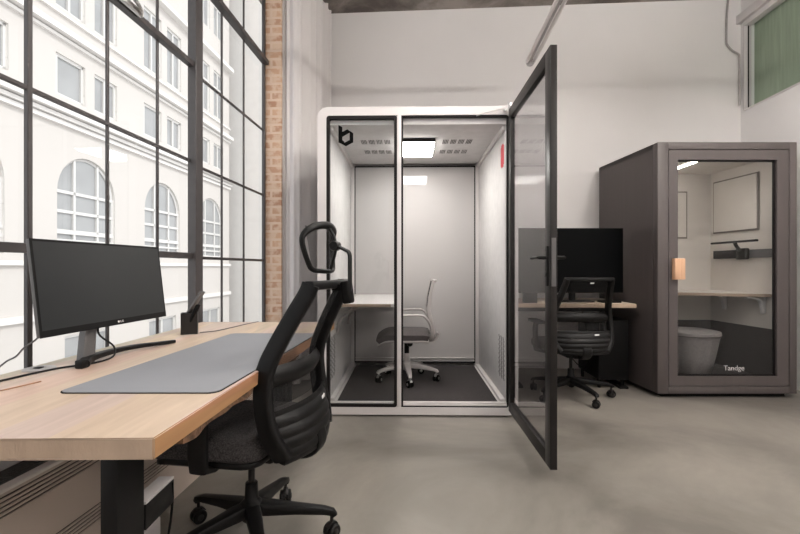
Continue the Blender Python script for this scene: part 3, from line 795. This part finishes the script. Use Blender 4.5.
b = B(); grid(b, lambda u, v: tb(-.97+1.94*u, .41+.46*v, .01), 12, 14, .0015); obj('back_mesh', b, 'meshgrey', t)
for s in (-1, 1):
    b = B(); sweep(b, smooth_pts([(s*.20, -.215, .47), (s*.245, -.185, .55), (s*.255, -.14, .595), (s*.255, -.05, .60), (s*.255, .08, .595)], 5), .014, .010, side=(1, 0, 0), seg=10); obj('armrest', b, 'greypl', t)

# ------------------------------------------------------------------ back desk with large screen
bd = thing('side_desk', 'small oak topped desk against the back wall between the two booths', 'desk', (1.56, 4.24, 0), -TH*.6)
b = B(); bx(b, -.56, .54, -.36, .36, .738, .775, .004); o = obj('tabletop', b, ['desk', 'deskend'], bd)
for p in o.data.polygons:
    if p.normal.y < -.7: p.material_index = 1
b = B(); bx(b, -.50, .50, .10, .14, .66, .735, .003); obj('cross_beam', b, 'black', bd)
for s in (-1, 1):
    b = B(); bx(b, s*.47-.03, s*.47+.03, .08, .16, .02, .738, .004); l = obj('leg', b, 'black', bd)
    b = B(); bx(b, s*.47-.04, s*.47+.04, -.28, .30, 0, .022, .004); obj('foot', b, 'black', l)
b = B(); bx(b, .24, .51, -.28, .22, .08, .62, .01)  # case enlarged and blackened so its shape carries the dark under the desk
pc = obj('dark_filler_case', b, 'blackmat', loc=(1.56, 4.24, 0), rotz=-TH*.6); tag(pc, 'black computer case enlarged to fill the dark area under the wall desk', 'computer')
for sx in (.27, .48):
    for sy in (-.22, .18):
        b = B(); lathe(b, [(.015, 0), (.015, .082)], (sx, sy, 0), 12); obj('case_foot', b, 'black', pc)
tv = thing('large_screen', 'large black display standing on the wall desk between the two booths', 'screen', (1.60, 4.10, .775), 0)
b = B(); bx(b, -.495, .49, -.0, .035, .082, .690, .006); obj('housing', b, 'black', tv)
b = B(); bx(b, -.489, .484, -.0015, .0005, .092, .684); obj('screen_face', b, 'tvscreen', tv)
b = B(); sweep(b, [(.03, .05, .01), (.03, .06, .2), (.03, .045, .35)], .03, .015, side=(1, 0, 0), seg=10, sq=True); bx(b, -.15, .2, -.06, .12, 0, .012, .004); obj('stand', b, 'black', tv)
b = B(); bx(b, -.06, .06, -.03, .03, 0, .09, .006); o = obj('desk_speaker', b, 'blackmat', loc=(1.18, 3.98, .775)); tag(o, 'small black box on the wall desk seen through the open door', 'box')
b = B(); bx(b, -.09, .09, -.05, .05, 0, .018, .004); o = obj('keyboard', b, 'blackmat', loc=(1.92, 4.02, .775)); tag(o, 'short black keyboard at the right end of the wall desk', 'keyboard')
cable('desk_cable', [(1.73, 4.2, .73), (1.77, 4.15, .5), (1.75, 4.05, .3), (1.68, 4.05, .18), (1.60, 4.15, .28), (1.56, 4.3, .45)], .004, 'blackmat', 'loose black cable hanging below the wall desk')

# ------------------------------------------------------------------ taupe booth at the right
gb = thing('acoustic_booth', 'taupe phone booth with framed glass door and oak handle at the right', 'booth', (0, 0, 0))
FL, FR, YFr, ZB, ZTb = 2.165, 3.335, 3.68, .035, 2.15
BL, BR, YBk = 2.11, 3.39, 4.60
def fy(x): return YFr-.012*(x-FL)
# openings: door gap
dL, dR, dB, dT = 2.255, 3.275, .095, 2.09
gL, gR, gB_, gT = 2.335, 3.172, .180, 2.003
b = B()
t_ = .05
bx(b, FL, dL, YFr, YFr+.07, ZB, ZTb, .003); bx(b, dR, FR, YFr, YFr+.07, ZB, ZTb, .003)
bx(b, dL, dR, YFr, YFr+.07, dT, ZTb, .003); bx(b, dL, dR, YFr, YFr+.07, ZB, dB, .003)
obj('front_frame', b, 'taupe', gb)
b = B()
prism(b, [(FL, YFr+.07), (FL+.05, YFr+.07), (BL+.05, YBk), (BL, YBk)], ZB, ZTb)
prism(b, [(FR-.05, YFr+.07), (FR, YFr+.07), (BR-.06, YBk), (BR-.12, YBk)][::1], ZB, ZTb)
bx(b, BL, BR-.06, YBk, YBk+.04, ZB, ZTb)
prism(b, [(FL, YFr+.07), (FR, YFr+.07), (BR-.06, YBk), (BL, YBk)], ZTb-.04, ZTb)
obj('outer_shell', b, 'taupe', gb)
b = B(); prism(b, [(FL+.06, YFr+.05), (FR-.06, YFr+.05), (BR-.16, YBk-.03), (BL+.07, YBk-.03)], 0, ZB+.01); obj('base_plinth', b, 'blackmat', gb)
IL, IR, IB, IC = 2.23, 3.235, 4.56, 2.065
b = B(); bx(b, IL, IR+.06, YFr+.075, IB, IC, IC+.03); obj('inner_ceiling', b, 'cream', gb)
b = B(); bx(b, IL-.02, IL, YFr+.075, IB, .55, IC); obj('inner_wall', b, 'cream', gb)
b = B(); prism(b, [(IR+.055, YFr+.075), (IR+.07, YFr+.075), (IR+.02, IB), (IR, IB)], .55, IC); obj('inner_wall', b, 'cream', gb)
b = B(); bx(b, IL, IR, IB, IB+.02, .55, IC); obj('inner_wall', b, 'cream', gb)
b = B(); bx(b, IL-.02, IL, YFr+.075, IB, .11, .549); prism(b, [(IR+.055, YFr+.075), (IR+.07, YFr+.075), (IR+.02, IB), (IR, IB)], .11, .549); bx(b, IL, IR, IB, IB+.02, .11, .549); obj('lower_lining', b, 'darkfelt', gb, label='dark felt lining below')
b = B(); bx(b, IL-.02, IR+.02, YFr+.075, IB+.02, .05, .11); obj('inner_floor', b, 'carpet', gb)
# acoustic panels
def irx(y): return IR+.05*(IB-y)/.8
def slab(y0, y1, z0, z1, t, m, name, par, bev=0):
    b = B(); prism(b, [(irx(y0)-t, y0), (irx(y0)+.001, y0), (irx(y1)+.001, y1), (irx(y1)-t, y1)], z0, z1); return obj(name, b, m, par)
p_ = slab(4.0, 4.50, 1.455, 1.955, .016, 'cream', 'wall_panel', gb); slab(3.985, 4.515, 1.44, 1.97, .009, 'groove', 'piping', p_)
b = B(); bx(b, 2.45, 2.97, IB-.016, IB, 1.41, 1.87); p_ = obj('wall_panel', b, 'cream', gb)
b = B(); bx(b, 2.435, 2.985, IB-.009, IB+.001, 1.395, 1.885); obj('piping', b, 'groove', p_)
b = B(); bx(b, 2.68, 2.71, 3.80, 4.42, IC-.010, IC); obj('led_strip', b, 'led', gb, label='glowing led strip')
# shelf
sh = smooth_pts([(2.232, 4.20), (2.45, 4.17), (2.75, 4.06), (3.0, 3.94), (3.278, 3.84)], 5)
b = B(); prism(b, [(p.x if hasattr(p, 'x') else p[0], p[1]) for p in [Vector((q[0], q[1], 0)) for q in sh]]+[(3.234, IB-.001), (2.232, IB-.001)], .835, .862)
shf = obj('corner_shelf', b, ['cream', 'shelfedge'], gb)
for p in shf.data.polygons:
    if p.normal.y < -.3: p.material_index = 1
for yy in (3.93, 4.36):
    IR = irx(yy)-.003 if 0 else 3.235+.05*(4.56-yy)/.8-.002
    b = B(); bx(b, IR-.03, IR-.002, yy-.022, yy+.022, .68, .835, .008); 
    sweep(b, smooth_pts([(IR-.02, yy, .72), (IR-.04, yy, .79), (IR-.09, yy, .82), (IR-.17, yy, .827)], 5), .022, .010, side=(0, 1, 0), seg=10, sq=True)
    obj('shelf_bracket', b, 'white', shf)
IR = 3.235
# rail + adjustable bar on the right inner wall
b = B(); prism(b, [(irx(3.79)-.02, 3.79), (irx(3.79), 3.79), (irx(4.5), 4.5), (irx(4.5)-.02, 4.5)], 1.185, 1.262); obj('wall_rail', b, 'grey', gb)
b = B(); bx(b, IR-.018, IR+.004, 4.20, 4.50, 1.183, 1.264, .003); obj('rail_end', b, 'black', gb, label='black end section of the rail')
b = B(); bx(b, IR-.06, IR-.015, 4.03, 4.15, 1.17, 1.275, .012, 3); sweep(b, [(IR-.05, 4.10, 1.25), (IR-.09, 4.10, 1.30), (IR-.10, 4.10, 1.325)], .018, .010, side=(0, 1, 0), seg=10, sq=True)
sweep(b, [(IR-.10, 3.85, 1.335), (IR-.10, 4.40, 1.335)], .016, .010, side=(1, 0, 0), seg=12, sq=True); obj('bar_lamp', b, 'black', gb, label='slim black bar on a clamp')
# door
b = B()
ringprism(b, [(dR-.006, dT-.006), (dL+.006, dT-.006), (dL+.006, dB+.006), (dR-.006, dB+.006)], [(gR, gT), (gL, gT), (gL, gB_), (gR, gB_)], YFr+.004, YFr+.055)
gd = obj('door', b, 'taupe', gb)
b = B(); ringprism(b, [(gR, gT), (gL, gT), (gL, gB_), (gR, gB_)], [(gR-.012, gT-.012), (gL+.012, gT-.012), (gL+.012, gB_+.012), (gR-.012, gB_+.012)], YFr+.02, YFr+.04); obj('glass_seal', b, 'gasket', gd)
b = B(); bx(b, gL, gR, YFr+.026, YFr+.034, gB_, gT); obj('door_glass', b, 'boothglass', gd)
b = B()
for (q0, q1) in ((YFr-.045, YFr+.003), (YFr+.056, YFr+.10)):
    bx(b, 2.285, 2.335, q0, q1, .995, 1.172, .004); bx(b, 2.337, 2.392, min(q0, YFr+.056) if q0 > YFr else YFr-.012, YFr+.012 if q0 < YFr else YFr+.08, .995, 1.172, .004)
bx(b, 2.29, 2.33, YFr, YFr+.06, 1.0, 1.17)
obj('door_handle', b, 'handlewood', gd, label='pale wooden block handle')
cu = bpy.data.curves.new('glass_lettering', 'FONT'); cu.body = 'Tandge'; cu.size = .060; cu.extrude = .0008; cu.align_x = 'CENTER'
tmp = bpy.data.objects.new('tmp', cu); COL.objects.link(tmp)
bpy.context.view_layer.update()
me = bpy.data.meshes.new_from_object(tmp.evaluated_get(bpy.context.evaluated_depsgraph_get()))
bpy.data.objects.remove(tmp)
me.materials.append(M['lettering']) if not me.materials else None
lt = bpy.data.objects.new('glass_lettering', me); COL.objects.link(lt); lt.parent = gd
lt.location = (2.825, YFr+.0245, .226); lt.rotation_euler = (PI/2, 0, 0); lt['label'] = 'small white lettering low on the glass'
# stool in the booth
b = B(); lathe(b, [(.155, 0), (.165, .01), (.20, .15), (.235, .33), (.25, .365), (.245, .392), (.20, .402), (.05, .404)], seg=40)
pf = obj('stool', b, 'greyfab', loc=(2.73, 4.13, .11)); tag(pf, 'grey upholstered tapered stool inside the taupe booth', 'stool')
b = B(); sweep(b, smooth_pts([(.252*math.cos(a), .252*math.sin(a), .362) for a in [2*PI*k/24 for k in range(24)]], 2, True)+[Vector((.252, 0, .362))], .004, seg=6); obj('seam', b, 'darkfelt', pf)

# ------------------------------------------------------------------ outside: street and the stone building opposite
b = B(); bx(b, -60, XW-.35, -40, 90, -4.3, -4.1); o = struct('street', b, 'street')
XF = -12.0
fb = thing('stone_building', 'pale stone building with arched windows across the street, seen through the window', 'building', RW(XF, 0, -4.1), -TH)
def L3(d, y, z): return (d, y, z+4.1)       # d = depth from facade plane, + towards us
wall = B()
Y0, P, NB, Wd = 13.46-4.4*3-.885, 4.4, 6, 2.63
def quad(bm, pts): bm.faces.new([bm.verts.new(L3(*p)) for p in pts])
def band(y0, y1, z0, z1): quad(wall, [(0, y0, z0), (0, y1, z0), (0, y1, z1), (0, y0, z1)])
def opening(y0, y1, z0, z1, yb0, yb1, zb0, zb1, arch=False, dep=.17):
    """rect cell yb0..yb1 x zb0..zb1 with an opening"""
    band(yb0, y0, zb0, zb1); band(y1, yb1, zb0, zb1); band(y0, y1, zb0, z0)
    if arch:
        r = (y1-y0)/2; cy = (y0+y1)/2; zs = z1-r
        A = [(cy-r*math.cos(PI*k/16), zs+r*math.sin(PI*k/16)) for k in range(17)]
    else: A = [(y0, z1), (y1, z1)]
    for p, q in zip(A, A[1:]):
        quad(wall, [(0, p[0], p[1]), (0, q[0], q[1]), (0, q[0], zb1), (0, p[0], zb1)])
        quad(wall, [(0, p[0], p[1]), (-dep, p[0], p[1]), (-dep, q[0], q[1]), (0, q[0], q[1])])
    quad(wall, [(0, y0, z0), (-dep, y0, z0), (-dep, y0, A[0][1]), (0, y0, A[0][1])])
    quad(wall, [(0, y1, z0), (-dep, y1, z0), (-dep, y1, A[-1][1]), (0, y1, A[-1][1])])
    quad(wall, [(0, y0, z0), (0, y1, z0), (-dep, y1, z0), (-dep, y0, z0)])
def window(y0, y1, z0, z1, arch, vb, hb, dep=.12, balcony=False):
    f = B(); fw = .09
    bx(f, -dep-.06, -dep+.04, y0, y0+fw, z0+4.1, (z1 if not arch else z1-(y1-y0)/2)+4.1)
    bx(f, -dep-.06, -dep+.04, y1-fw, y1, z0+4.1, (z1 if not arch else z1-(y1-y0)/2)+4.1)
    bx(f, -dep-.06, -dep+.04, y0, y1, z0+4.1, z0+fw+4.1)
    r = (y1-y0)/2; cy = (y0+y1)/2
    if arch:
        o_, i_ = [], []
        for k in range(16):
            a0, a1 = PI*k/16, PI*(k+1)/16
            sweep(f, [(-dep, cy-(r-.045)*math.cos(a0), z1-r+(r-.045)*math.sin(a0)+4.1), (-dep, cy-(r-.045)*math.cos(a1), z1-r+(r-.045)*math.sin(a1)+4.1)], .05, seg=4)
    else: bx(f, -dep-.06, -dep+.04, y0, y1, z1-fw+4.1, z1+4.1)
    for v in vb:
        yy = y0+(y1-y0)*v; zt_ = z1-.02 if not arch else z1-r+math.sqrt(max(0, r*r-(yy-cy)**2))-.03
        bx(f, -dep-.05, -dep+.05, yy-.045, yy+.045, z0+4.1, zt_+4.1)
    for h in hb: bx(f, -dep-.05, -dep+.05, y0, y1, h-.05+4.1, h+.05+4.1)
    if balcony:
        for h in (z0+.15, z0+.45, z0+.7): bx(f, -.15, -.05, y0, y1, h+4.1, h+.08+4.1)
    o = obj('window', f, 'farframe', fb, smooth=False)
    g = B()
    if arch:
        pts = [(-dep-.02, y0, z0), (-dep-.02, y1, z0)]+[(-dep-.02, cy+r*math.cos(PI*k/16), z1-r+r*math.sin(PI*k/16)) for k in range(17)]
        quad(g, pts)
    else: quad(g, [(-dep-.02, y0, z0), (-dep-.02, y1, z0), (-dep-.02, y1, z1), (-dep-.02, y0, z1)])
    obj('pane', g, 'farglass', o, smooth=False)
for k in range(NB):
    yb0 = Y0+P*k; yb1 = yb0+P; a0 = yb0+.885; a1 = a0+Wd
    opening(a0, a1, 1.5, 4.9, yb0, yb1, -.5, 6.0, True)
    window(a0, a1, 1.5, 4.9, True, (.30, .70), (3.6, 2.95, 2.3), balcony=True)
    # ground floor doors
    opening(a0+.3, a1-.3, -3.9, -1.2, yb0, yb1, -4.1, -.5)
    window(a0+.3, a1-.3, -3.9, -1.2, False, (.5,), (-2.2,))
    m_ = (a0+a1)/2
    opening(a0-.05, a0+1.17, 6.72, 8.08, yb0, m_, 6.0, 8.9); window(a0-.05, a0+1.17, 6.72, 8.08, False, (.08,), ())
    opening(a0+1.60, a1+.12, 6.72, 8.08, m_, yb1, 6.0, 8.9); window(a0+1.60, a1+.12, 6.72, 8.08, False, (.5,), ())
    opening(a0-.05, a0+1.17, 9.6, 12.2, yb0, m_, 8.9, 13.0); window(a0-.05, a0+1.17, 9.6, 12.2, False, (.5,), (11.3,))
    opening(a0+1.60, a1+.12, 9.6, 12.2, m_, yb1, 8.9, 13.0); window(a0+1.60, a1+.12, 9.6, 12.2, False, (.5,), (11.3,))
for k in range(NB):
    yb0 = Y0+P*k; yb1 = yb0+P; a0 = yb0+.885; a1 = a0+Wd; m_ = (a0+a1)/2
    for zb in (13.0, 18.0):
        opening(a0-.05, a0+1.17, zb+1.2, zb+3.8, yb0, m_, zb, zb+5); window(a0-.05, a0+1.17, zb+1.2, zb+3.8, False, (.5,), (zb+2.9,))
        opening(a0+1.60, a1+.12, zb+1.2, zb+3.8, m_, yb1, zb, zb+5); window(a0+1.60, a1+.12, zb+1.2, zb+3.8, False, (.5,), (zb+2.9,))
obj('wall', wall, 'stone', fb, smooth=False)
b = B(); YE = Y0+P*NB; bx(b, -8, -.5, Y0, YE, 0, 27.1); obj('core', b, 'stonetrim', fb, smooth=False)
for (z0c, h, d) in ((5.75, .14, .12), (5.92, .12, .22), (6.08, .16, .38), (8.55, .10, .10), (8.70, .18, .28), (9.35, .08, .10), (1.15, .14, .12), (-.55, .2, .12), (12.8, .2, .3), (17.8, .2, .3), (22.8, .4, .6)):
    b = B(); bx(b, -.02, d, Y0, YE, z0c+4.1, z0c+h+4.1); obj('cornice', b, 'stonetrim', fb, smooth=False)
# pale plain neighbour further along the street
nb = thing('neighbour_building', 'white rendered building further along the street, seen through the right hand panes', 'building', RW(-9.6, 27, -4.1), -TH)
b = B(); bx(b, -8, 0, 0, 26, 0, 30); obj('wall', b, 'stonetrim', nb, smooth=False)
for yy in (2.2, 6.6, 11.2, 16.5):
    b = B(); bx(b, 0, .15, yy-.5, yy-.2, 0, 30); bx(b, 0, .15, yy+1.6, yy+1.9, 0, 30); obj('pilaster', b, 'stonetrim', nb, smooth=False)
    for zz0 in (1.0, 5.2, 9.0, 12.6, 16.4, 20.2):
        b = B(); bx(b, .0, .03, yy, yy+1.4, zz0, zz0+2.3); obj('window', b, 'farframe', nb, smooth=False)

# ------------------------------------------------------------------ light
w = bpy.data.worlds.new('sky'); SC.world = w; w.use_nodes = True
nt = w.node_tree; N, L = nt.nodes, nt.links
bg = N['Background']; bg.inputs['Color'].default_value = (0.97, 0.98, 1.0, 1); bg.inputs['Strength'].default_value = 1.0
sd = bpy.data.lights.new('sun', 'SUN'); sd.energy = 1.0; sd.angle = math.radians(12); sd.color = (1, .98, .95)
so = bpy.data.objects.new('sun', sd); COL.objects.link(so)
so.rotation_euler = Vector((-.8, .35, -.75)).to_track_quat('-Z', 'Y').to_euler()
# portals at the big window (sampling aid only)
pd = bpy.data.lights.new('window_portal', 'AREA'); pd.shape = 'RECTANGLE'; pd.size = YJ-YS; pd.size_y = HEAD-SILL; pd.cycles.is_portal = True
po = bpy.data.objects.new('window_portal', pd); COL.objects.link(po)
po.location = RW(XW-.06, (YJ+YS)/2, (HEAD+SILL)/2); 
xa = RW(1, 0, 0)
po.rotation_euler = xa.to_track_quat('-Z', 'Z').to_euler()

# ------------------------------------------------------------------ camera
cd = bpy.data.cameras.new('camera'); cam = bpy.data.objects.new('camera', cd); COL.objects.link(cam)
cam.location = (0, 0, 1.1); cam.rotation_euler = (PI/2, 0, 0)
cd.sensor_width = 36; cd.lens = 438/800*36; cd.clip_start = .05; cd.clip_end = 300
SC.camera = cam
vs = SC.view_settings
SC.display_settings.display_device = 'sRGB'
vs.view_transform = 'Standard'; vs.look = 'None'; vs.gamma = 1; vs.use_curve_mapping = False
vs.exposure = 0.85
